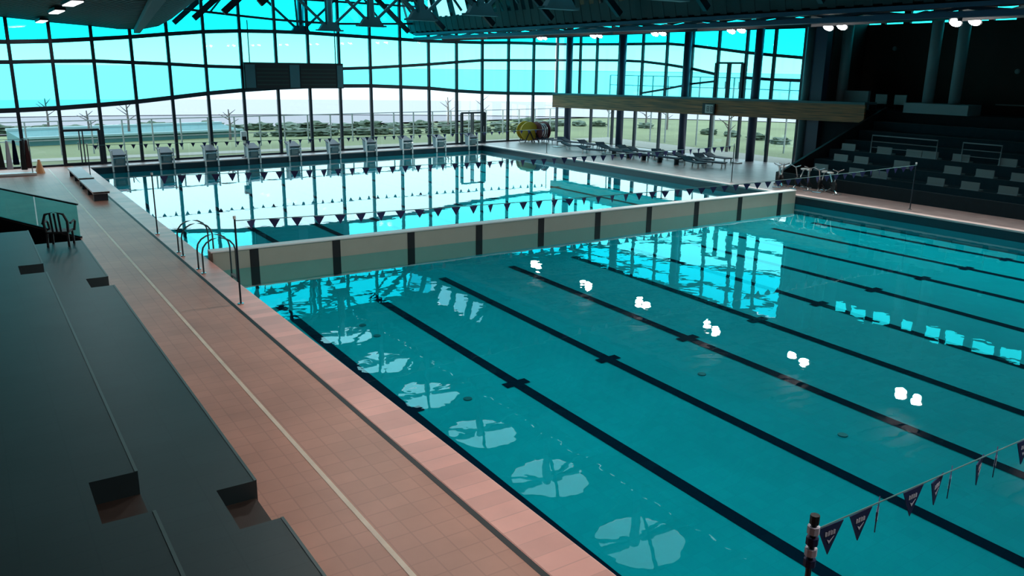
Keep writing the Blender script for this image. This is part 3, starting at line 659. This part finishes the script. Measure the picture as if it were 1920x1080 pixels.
# glass balustrade
b0, b1 = Vector((-2.62, 5.0, 0)), Vector((-4.62, 10.25, 0)); bl = empty('glass_balustrade', tuple(b0)); tag(bl, 'teal glass balustrade with a black handrail around the stair opening', 'balustrade')
d = b1-b0
MB().bar((0, 0, 1.05), d+Vector((0, 0, 1.05)), .05, .05).build('handrail', M_BLACK, bl)
for t0, t1_ in ((0.01, .48), (.5, .99)):
    n_ = d.cross(Vector((0, 0, 1))).normalized()*.006; p0, p1 = d*t0, d*t1_
    MB().hexa([p0-n_, p1-n_, p1+n_, p0+n_, p0-n_+Vector((0, 0, 1.03)), p1-n_+Vector((0, 0, 1.03)), p1+n_+Vector((0, 0, 1.03)), p0+n_+Vector((0, 0, 1.03))]).build('glass_panel', G_BAL, bl)
MB().bar((0, 0, .02), d+Vector((0, 0, .02)), .06, .08).build('bottom_rail', M_DARKMET, bl)
MB().bar(d, d+Vector((0, 0, 1.1)), .08, .08).build('end_post', M_BLACK, bl)
a = onz(2, 405, 0.0)
o = MB().box(-.2, .08, -.2, .2, 0, 2.0).build('dark_post', M_BLACK); o.location = (-4.75, 10.4, 0); tag(o, 'dark square post at the left end of the glass balustrade', 'post')
# black armchair
ch = empty('armchair', (-3.42, 1.85, .45), math.radians(160)); tag(ch, 'black slatted armchair with an arched back at the far end of the left-hand stand', 'chair')
MB().box(-.28, .28, -.26, .26, .36, .42).build('seat', M_BLACK, ch, bevel=.02)
for sx_ in (-1, 1):
    for sy_ in (-1, 1): MB().bar((sx_*.26, sy_*.24, 0), (sx_*.25, sy_*.22, .38), .05, .05).build('leg', M_BLACK, ch)
    MB().tube([(sx_*.30, -.24, .36), (sx_*.34, -.26, .6), (sx_*.34, -.15, .66), (sx_*.34, .2, .64)], .03, 8).build('armrest', M_BLACK, ch)
bkp = [(-.27, .22, .4), (-.29, .28, .7), (-.22, .32, .9), (0, .34, .97), (.22, .32, .9), (.29, .28, .7), (.27, .22, .4)]
br_ = MB(); br_.tube(bkp, .035, 8)
for xx in (-.1, .0, .1): br_.bar((xx, .23, .4), (xx, .33, .93), .05, .02)
br_.build('backrest', M_BLACK, ch)

# ------------------------------------------------------------------ low benches and rack on the far left deck
for k, (y0_, y1_) in enumerate(((12.3, 16.4), (16.9, 21.2))):
    o = empty('low_bench', (-1.05+.03*k, y0_, 0)); tag(o, ('long pale pink low bench on the left deck, nearer the camera', 'long pale pink low bench on the left deck, nearer the far glass wall')[k], 'bench')
    L_ = y1_-y0_
    MB().box(-.30, .30, 0, L_, .30, .38).build('seat', mat('pale_pink_laminate', (.80, .62, .65), .5, noise=.15), o, bevel=.015)
    for yy_ in (.25, L_/2, L_-.25): MB().box(-.25, .25, yy_-.05, yy_+.05, 0, .30).build('leg', M_DARKMET, o)
    MB().box(-.31, .31, 0, .06, .30, .39).build('end_cap', M_WHITE, o)
rk = empty('robe_rack', (-3.3, 22.3, 0), 0); tag(rk, 'rack hung with dark robes on a white base by the far left glass', 'rack')
MB().box(-.9, .75, -.25, .25, .03, .12).build('base', M_WHITE, rk)
MB().tube([(-.8, 0, .1), (-.8, 0, 1.7), (.6, 0, 1.7), (.6, 0, .1)], .03, 8).build('frame', M_CHROME, rk)
rb = []
for k, xx in enumerate((-.62, -.30, -.02, .28, .48)):
    m = MB(); ht = (1.25, 1.35, 1.15, 1.4, 1.3)[k]
    m.hexa([(-.13, -.22, 1.68-ht), (.13, -.22, 1.68-ht), (.13, .22, 1.68-ht), (-.13, .22, 1.68-ht), (-.05, -.2, 1.66), (.05, -.2, 1.66), (.05, .2, 1.66), (-.05, .2, 1.66)])
    o = m.build('robe', [M_BLACK, mat('white_cloth', (.6, .62, .7), .8), M_NAVY, M_BLACK, mat('dark_maroon_cloth', (.05, .008, .01), .8)][k], bevel=.03); o.location = (-3.3+xx, 22.3, 0)
    tag(o, ('black robe hanging at the left end of the rack', 'white robe hanging second on the rack', 'dark navy robe hanging in the middle of the rack', 'black robe hanging fourth on the rack', 'dark maroon robe hanging at the right end of the rack')[k], 'robe', 'robes on the rack')
o = MB().tube([(0, 0, 0), (0, 0, .65)], .22, 12, r1=.05).build('traffic_cone', mat('orange_plastic', (.75, .30, .12), .5)); o.location = (-2.35, 22.9, 0); tag(o, 'pale orange cone standing beside the robe rack', 'cone')

# ------------------------------------------------------------------ lane rope reel, loungers, bikes on the right deck
for k, (px, cl, nm) in enumerate(((988, M_YEL, 'yellow'), (1013, M_MAR, 'dark red'))):
    a = onz(px, 266, 0); rl = empty('rope_reel', (a.x, a.y, 0), math.radians((-10, -84)[k])); tag(rl, 'storage reel with %s discs in the far right corner by the glass' % nm, 'reel')
    for yy_, nm_ in ((-.42, 'front_disc'), (.36, 'rear_disc')): MB().tube([(0, yy_, .80), (0, yy_+.06, .80)], .68, 28).build(nm_, cl, rl)
    MB().tube([(0, -.36, .80), (0, .36, .80)], .50, 24).build('wound_rope', mat('wound_rope_dark', (.10, .02, .03), .7) if k else mat('wound_rope_ochre', (.35, .25, .03), .7), rl)
    if k:
        for yy_ in (-.22, 0, .2): MB().tube([(0, yy_, .80), (0, yy_+.07, .80)], .52, 24).build('rope_band', M_WHITE, rl)
    MB().tube([(0, -.5, .80), (0, .5, .80)], .06, 8).build('axle', M_CHROME, rl)
    for yy_ in (-.5, .5):
        for s_ in (-1, 1): MB().bar((s_*.4, yy_, 0), (0, yy_, .80), .06, .06).build('leg', M_DARKMET, rl)
lg = None
spots = [(1025, 268, .2), (1052, 271, -.2), (1078, 274, .3), (1104, 277, .1), (1080, 281, .4), (1130, 282, -.1), (1150, 287, .2), (1110, 288, .3), (1176, 288, 0), (1203, 291, .2), (1232, 296, -.2), (1192, 298, .1), (1258, 298, .15), (1290, 303, .2), (1318, 305, -.1), (1345, 303, .1), (1330, 312, .3), (1300, 312, .0)]
for k, (px, py, rz) in enumerate(spots):
    a = onz(px, py)
    if lg is None:
        lg = empty('sun_lounger', tuple(a))
        MB().box(-.95, .5, -.3, .3, .24, .30).build('seat', M_BLUEPL, lg, bevel=.02)
        MB().hexa([(.5, -.3, .24), (1.0, -.3, .42), (1.0, .3, .42), (.5, .3, .24), (.5, -.3, .30), (.98, -.3, .48), (.98, .3, .48), (.5, .3, .30)]).build('backrest', M_BLUEPL, lg)
        for xx in (-.85, .55):
            for yy_ in (-.26, .26): MB().box(xx-.03, xx+.03, yy_-.03, yy_+.03, 0, .24).build('leg', M_WHITE, lg)
        o = lg
    else: o = copy_tree(lg)
    o.location = (a.x, a.y, 0); o.rotation_euler.z = math.radians(75)+rz*2
    tag(o, 'low dark blue lounger on the right-hand deck, %s from the far end' % ORD[k], 'lounger', 'loungers on the right-hand deck')
a, b2 = onz(1145, 292), onz(1275, 310)
o = empty('long_bench', (a.x, a.y, 0)); tag(o, 'long low grey-blue bench on the right-hand deck beside the pool', 'bench'); d = Vector((b2.x-a.x, b2.y-a.y, 0))
MB().bar((0, 0, .36), d+Vector((0, 0, .36)), .4, .08).build('seat', M_BLUEPL, o)
for k in range(5): p_ = d*(.05+.225*k); MB().box(p_.x-.15, p_.x+.15, p_.y-.04, p_.y+.04, 0, .34).build('leg', M_DARKMET, o)
wt = [(1138, 289), (1180, 282), (1255, 286), (1380, 306), (1172, 293), (1045, 276)]
for k, (px, py) in enumerate(wt):
    a = onz(px, py); o = MB().box(-.22, .22, -.3, .3, .30, .36).build('folded_towel', M_WHITE, bevel=.02); 
    o.location = (a.x, a.y, -.30); tag(o, 'folded white towel lying on the right-hand deck, %s from the left' % ORD[[4, 0, 5, 3, 2, 1].index(k) if False else sorted(range(6), key=lambda j: wt[j][0]).index(k)], 'towel', 'white towels on the right-hand deck')
bkx = None
for k, (px, py) in enumerate(((1462, 350), (1484, 346), (1512, 352), (1532, 354), (1553, 358), (1574, 361))):
    a = onz(px, py); a.x = min(a.x, 26.95)
    if bkx is None:
        bkx = empty('exercise_bike', tuple(a)); T = lambda pts, r=.03, nm='frame', m_=M_CHROME: MB().tube(pts, r, 8).build(nm, m_, bkx)
        T([(-.5, -.2, .03), (-.5, .2, .03)], .035, 'front_foot'); T([(.5, -.2, .03), (.5, .2, .03)], .035, 'rear_foot')
        T([(-.5, 0, .03), (-.1, 0, .3), (.5, 0, .03)]); T([(-.1, 0, .3), (-.42, 0, 1.05)]); T([(-.1, 0, .3), (.28, 0, .85)])
        T([(-.42, -.25, 1.12), (-.42, 0, 1.02), (-.42, .25, 1.12)], .025, 'handlebar'); MB().box(.15, .42, -.1, .1, .85, .93).build('saddle', M_WHITE, bkx, bevel=.02)
        MB().tube([(-.15, -.04, .35), (-.15, .04, .35)], .22, 16).build('flywheel', M_BLACK, bkx); T([(-.1, -.2, .18), (-.1, -.08, .35), (-.1, .08, .35), (-.1, .2, .52)], .02, 'pedal_crank', M_BLACK)
        o = bkx
    else: o = copy_tree(bkx)
    o.location = (a.x, a.y, 0); o.rotation_euler.z = (.4, .9, .1, .7, .3, 1.1)[k]
    tag(o, 'silver exercise bike at the corner of the right-hand stand, %s from the left' % ORD[k], 'exercise bike', 'exercise bikes by the right-hand stand')

# ------------------------------------------------------------------ right stand
rs = empty('grandstand', (27.8, 0, 0)); tag(rs, 'dark stepped grandstand along the right side of the pool', 'grandstand')
SL = .373
rows = []
x = 27.7
for k in range(7):
    z = .22+.43*k; x0 = 27.75+1.15*k; rows.append((x0, z))
    yend = 3.0+.0*k
    MB().box(x0-27.8, x0+1.15-27.8, YB+.5, yend, 0, z).build('terrace', mat('stand_concrete', (.010, .035, .048), .95, spec=.15, noise=.2), rs)
    MB().box(x0+.02-27.8, x0+.1-27.8, YB+.5, yend, z-.02, z+.012).build('nosing', mat('stand_nosing', (.012, .026, .034), .6), rs)
struct(MB().box(35.8, XR, YB+.5, 6.2, 0, 3.3).build('floor', M_GREYCON), 'dark concourse floor behind the right-hand stand', 'floor')
pr = MB().hexa([(27.5, -30, 0), (27.7, -30, 0), (27.7, 3.05, 0), (27.5, 3.05, 0), (27.5, -30, .55), (27.7, -30, .55), (27.7, 3.05, .55), (27.5, 3.05, .55)]).build('stand_parapet', M_GREYCON); tag(pr, 'low dark parapet along the foot of the right-hand stand', 'parapet')
ew = MB().extr([(27.5, 3.05, 0), (35.8, 3.05, 0), (35.8, 3.05, 3.5), (35.2, 3.05, 3.3), (27.9, 3.05, .62), (27.5, 3.05, .55)], (0, .15, 0)).build('stand_end_wall', M_BLACK); tag(ew, 'black sloping end wall of the right-hand stand', 'wall panel')
# seat panels
sp_ = {1: [(1539, 320), (1600, 330), (1648, 337), (1753, 350), (1817, 360), (1888, 370)], 2: [(1575, 307), (1612, 321), (1690, 312), (1785, 327), (1845, 335), (1912, 343)], 3: [(1590, 283), (1657, 290), (1712, 297), (1742, 303), (1800, 306), (1888, 313)]}
sp_[1] = [(1539, 321), (1604, 333), (1648, 337), (1753, 350), (1817, 360), (1888, 369)]
pt = None; nrow = {1: 'lowest', 2: 'middle', 3: 'upper'}
for r_, L3 in sp_.items():
    L3 = sorted(L3)
    for k, (px, py) in enumerate(L3):
        x0, z = rows[r_]; a = onx(px, py, x0+.1)
        if pt is None:
            pt = empty('seat_panel', (0, 0, 0)); MB().box(0, .05, -.38, .38, .0, .32).build('back', M_PALEGREY, pt, bevel=.01)
            m = MB(); m.box(-.05, .35, -.38, .38, -.02, .03); m.build('pad', M_COLUMN, pt)
            o = pt
        else: o = copy_tree(pt)
        o.location = (x0+.1, a.y, z+.02); tag(o, 'pale grey seat panel in the %s row of the right-hand stand, %s from the left' % (nrow[r_], ORD[k]), 'seat', 'pale seat panels in the right-hand stand')
# guard rails
def guard(x, ya, yb, zb, h, label, n=2):
    o = empty('guard_rail', (x, ya, zb)); tag(o, label, 'guard rail'); L_ = yb-ya
    MB().tube([(0, 0, 0), (0, 0, h), (0, L_, h), (0, L_, 0)], .03, 8).build('frame', M_COLUMN, o)
    m = MB()
    for j in range(1, 3): m.tube([(0, 0, h*j/3), (0, L_, h*j/3)], .015, 6)
    m.build('mid_rail', M_COLUMN, o)
guard(rows[3][0]+.05, .75, -2.5, rows[3][1], .85, 'grey guard rail in the right-hand stand, nearest the glass wall')
guard(rows[3][0]+.05, -3.65, -5.3, rows[3][1], .85, 'grey guard rail in the middle of the right-hand stand')
guard(rows[3][0]+.05, -7.2, -9.0, rows[3][1], .85, 'grey guard rail in the right-hand stand, near the right picture edge')
o = MB().box(-.7, .5, -1.62, 1.7, 0, .5).build('plinth', M_COLUMN); o.location = (36.0, .15, 3.3); tag(o, 'grey plinth under the pair of columns at the top of the right-hand stand', 'plinth')
for k, (px, y_) in enumerate(((1740, None), (1790, None), (1577, None))):
    a = onx(px, 185, 36.0); zz = 3.8 if k < 2 else 3.3
    o = MB().tube([(0, 0, 0), (0, 0, roofz(36)+.1-zz)], .27, 20).build('concrete_column', M_COLUMN, smooth=True); o.location = (36.0, a.y, zz)
    tag(o, ('grey round column on the plinth, left one of the pair', 'grey round column on the plinth, right one of the pair', 'grey round column just right of the upper glazing')[k], 'column')
# things along the top of the stand
o = MB().box(-.1, .1, -.75, .75, 0, .62).build('barrier_panel', M_COLUMN); a = onx(1585, 165, 36); o.location = (35.95, 5.05, 3.3); o.data.materials[0] = M_COLUMN; o.scale = (1, 1, 1.6); tag(o, 'grey barrier panel at the top left corner of the right-hand stand', 'barrier')
for k, px in enumerate((1652, 1688)):
    a = onx(px, 190, 36); o = empty('notice_board', (36, a.y, 3.3)); tag(o, 'small pale board on legs at the top of the right-hand stand, %s one of two' % ('left', 'right')[k], 'board')
    MB().box(-.03, .03, -.33, .33, .35, .85).build('panel', M_PALEGREY, o); 
    for s in (-.25, .25): MB().box(-.02, .02, s-.02, s+.02, 0, .35).build('leg', M_DARKMET, o)
o = MB().box(-.05, .05, -1.6, 1.6, 0, .06).build('wall_rail', M_PALEGREY); a = onx(1905, 199, XR-.1); o.location = (XR-.08, a.y-.6, a.z); tag(o, 'pale rail on the dark wall above the right-hand stand', 'rail')
for k, (px, py) in enumerate(((1677, 91), (1907, 134))):
    a = onx(px, py, XR-.1); o = empty('wall_lamp', tuple(a)); tag(o, 'small round lamp on the dark right-hand wall, %s one' % ('left', 'right')[k], 'lamp')
    MB().tube([(0, 0, 0), (.1, 0, 0)], .12, 12).build('body', M_COLUMN, o); MB().tube([(-.02, 0, 0), (0, 0, 0)], .1, 12).build('lens', M_PALEGREY, o)
# doorway notice under the gallery and a stair brace
a = onplane(1543, 268, 1, .0865, 33.1+28.58*.0865-.1); o = empty('poster_board', (a.x, a.y, a.z)); tag(o, 'pale blue-white poster on the dark wall under the gallery', 'poster')
MB().box(-.04, .0, -.48, .48, -.48, .48).build('board', mat('poster_paper', (.42, .58, .62), .5), o); m = MB(); m.box(-.045, -.04, -.15, .2, -.05, .3); m.build('print', mat('poster_blue', (.05, .14, .25), .5), o)
wb = MB(); wb.hexa([(WX(6.9)+.0, 6.9, 0), (WX(6.9)+.15, 6.9, 0), (XR, 3.0, 0), (XR-.2, 3.0, 0), (WX(6.9), 6.9, 2.4), (WX(6.9)+.15, 6.9, 2.4), (XR, 3.0, 2.4), (XR-.2, 3.0, 2.4)]) if False else wb.box(34.75, 34.95, 3.2, 7.6, 0, 2.7)
struct(wb.build('wall_right', M_GREYCON), 'dark wall under the right end of the gallery', 'wall')

# ------------------------------------------------------------------ outdoors
g = MB(); g.poly([(-400, G(-400)+37, -.15), (34.6, 29.2, -.15), (36, 6, -.15), (60, -60, -.15), (500, -60, -.15), (500, 900, -.15), (-400, 900, -.15)]) if False else None
g = MB(); g.poly([(-60, 28.5-8.5, -.12), (33.4, 28.9, -.12), (33.4, 52, -.12), (-60, 46, -.12)]); g.poly([(33.4, 28.9, -.12), (35.6, 7.2, -.12), (90, 7.2, -.12), (90, 52, -.12), (33.4, 52, -.12)])
struct(g.build('ground', M_GRASS), 'grass outside the glass walls', 'grass')
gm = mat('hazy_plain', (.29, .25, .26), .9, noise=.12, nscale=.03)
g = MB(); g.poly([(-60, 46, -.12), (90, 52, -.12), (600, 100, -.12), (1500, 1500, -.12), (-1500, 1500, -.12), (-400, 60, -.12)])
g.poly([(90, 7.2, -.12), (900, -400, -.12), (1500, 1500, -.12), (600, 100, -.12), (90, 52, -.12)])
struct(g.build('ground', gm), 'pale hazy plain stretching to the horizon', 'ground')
for r0_, r1_, cc, lab in ((95, 136, mat('haze_pink_plain', (.41, .37, .385), .9), 'middle-distance plain coloured pale pink for haze'), (136, 1500, mat('haze_white_land', (.80, .79, .79), .9), 'far land coloured almost white for haze')):  # rings grow paler outward: distance haze put into the ground colour
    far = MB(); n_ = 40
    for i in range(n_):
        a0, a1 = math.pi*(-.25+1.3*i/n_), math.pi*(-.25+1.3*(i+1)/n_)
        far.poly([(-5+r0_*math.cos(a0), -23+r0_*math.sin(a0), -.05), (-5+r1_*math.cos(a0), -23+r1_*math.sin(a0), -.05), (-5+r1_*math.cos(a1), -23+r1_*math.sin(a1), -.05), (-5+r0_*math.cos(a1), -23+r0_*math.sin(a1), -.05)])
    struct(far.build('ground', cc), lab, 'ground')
pth = MB(); pth.box(34.9, 38.5, 7.5, 29, -.12, -.10); pth.box(-8, 33, G(12)+2.6, G(12)+4.2, -.12, -.10)
tag(pth.build('garden_path', mat('pale_gravel', (.30, .29, .24), .9, noise=.15)), 'pale gravel path just outside the glass walls', 'path')
bush_me = []
for v in range(4):
    bm = bmesh.new(); bmesh.ops.create_icosphere(bm, subdivisions=3, radius=1)
    for vv in bm.verts:
        r_ = 1+.22*math.sin(7*vv.co.x+v)*math.cos(6*vv.co.y)+.16*math.sin(13*vv.co.z+2*v)+random.uniform(-.16, .16); vv.co *= r_; vv.co.z = vv.co.z*.62+.45
    me = bpy.data.meshes.new('shrub'); bm.to_mesh(me); bm.free(); me.materials.append(M_BUSH if v % 2 else M_BUSH2); bush_me.append(me)
def bush(x, y, s, v, label, group, sz=1.): 
    o = bpy.data.objects.new('shrub', bush_me[v % 4]); COL.objects.link(o); o.location = (x, y, -.14); o.scale = (s, s, s*sz); o.rotation_euler.z = random.uniform(0, 6); tag(o, label, 'shrub', group); return o
k = 0
for px in range(490, 1035, 32):
    a = onz(px, 266 - (px/1000)*20, -.12); bush(a.x, a.y, random.uniform(.5, .8), k, 'shrub just outside the far glass wall, %s from the left' % ORD[k], 'near shrubs beyond the far glass wall', .75); k += 1
k = 0
for px in range(-10, 1060, 50):
    a = onz(px, 250 - (px/1000)*14, -.12); bush(a.x, a.y, random.uniform(.9, 1.5), k+1, 'larger shrub farther out beyond the far glass, %s from the left' % ORD[k], 'far shrubs beyond the far glass wall', .5); k += 1
k = 0
for px, py in ((1085, 236), (1122, 237), (1210, 240), (1330, 252), (1372, 256), (1420, 262), (1462, 270)):
    a = onz(px, py, -.12); bush(a.x, a.y, .7, k, 'shrub beyond the right-hand glass wall, %s from the left' % ORD[k], 'shrubs beyond the right-hand glass wall', .7); k += 1
# long low teal building
a, b2 = onz(40, 275, -.12), onz(455, 256, -.12)
bd = empty('greenhouse', (a.x, a.y, -.12)); tag(bd, 'long low teal building with pale roof edges outside the far glass wall', 'building'); d = Vector((b2.x-a.x, b2.y-a.y, 0)); nrm = Vector((-d.y, d.x, 0)).normalized()
MB().hexa([(0, 0, 0), d, d+nrm*4, nrm*4, Vector((0, 0, .5)), d+Vector((0, 0, .5)), d+nrm*4+Vector((0, 0, .75)), nrm*4+Vector((0, 0, .75))]).build('wall', mat('teal_sheet', (.06, .18, .18), .7, noise=.3, nscale=.8), bd)
MB().bar(Vector((0, 0, .53))-nrm*.1, d+Vector((0, 0, .53))-nrm*.1, .3, .14).build('eaves', mat('pale_aqua_paint', (.25, .38, .38), .5), bd)
MB().bar(nrm*4+Vector((0, 0, .82)), d+nrm*4+Vector((0, 0, .82)), .5, .16).build('ridge', MATS['pale_aqua_paint'], bd)
# fences
def fence(p, q_, h, label, n, rails=(1.0,)):
    o = empty('fence', tuple(p)); tag(o, label, 'fence'); d = Vector(q_)-Vector(p)
    fm = mat('fence_grey', (.30, .33, .32), .6)
    for j in range(n): c_p = d*(j/(n-1)); MB().box(c_p.x-.04, c_p.x+.04, c_p.y-.04, c_p.y+.04, 0, h).build('post', fm, o)
    for r_ in rails: MB().bar(Vector((0, 0, h*r_)), d+Vector((0, 0, h*r_)), .04, .06).build('rail', fm, o)
pa, pb = onG(0, 239), onG(1040, 198)
yo = 3.0
def lift(px, py, y_off):
    v = ray(px, py); t = (25.6+y_off-CAM.y+.09*CAM.x)/(v.y-.09*v.x); return CAM+v*t
a, b2 = lift(-20, 240, 7), lift(1060, 197, 7); h_ = (a.z+b2.z)/2+.12
fence((a.x, a.y, -.12), (b2.x, b2.y, -.12), h_, 'thin grey post and rail fence outside the far glass wall', 26, (1.0, .45))
fence((38.5, 29, -.12), (42.0, 8, -.12), 4.9, 'tall thin fence outside the right-hand glass wall', 16, (1.0, .85))
tk = 0
for px, top, base in ((92, 195, 250), (168, 215, 262), (243, 200, 262), (1210, 205, 240), (1140, 195, 236), (1250, 205, 243), (840, 185, 240), (1362, 215, 285), (432, 210, 262), (905, 180, 240)):
    a = onz(px, base, -.12); d = (a-CAM).length; h_ = (base-top)/FPX*d
    o = empty('bare_tree', (a.x, a.y, -.12)); tag(o, 'thin bare tree standing out on the plain, %s from the left' % ORD[sorted([92, 168, 243, 1210, 1140, 1250, 840, 1362, 432, 905]).index(px)], 'tree', 'bare trees outside')
    MB().tube([(0, 0, 0), (.05, 0, h_*.5), (0, 0, h_)], .11, 6, r1=.04).build('trunk', M_OLIVE, o)
    m = MB()
    for j in range(5): t = j*1.3; m.tube([(0, 0, h_*(.5+.08*j)), (math.cos(t)*.7, math.sin(t)*.7, h_*(.68+.08*j))], .04, 5, r1=.015)
    m.build('branches', M_OLIVE, o)
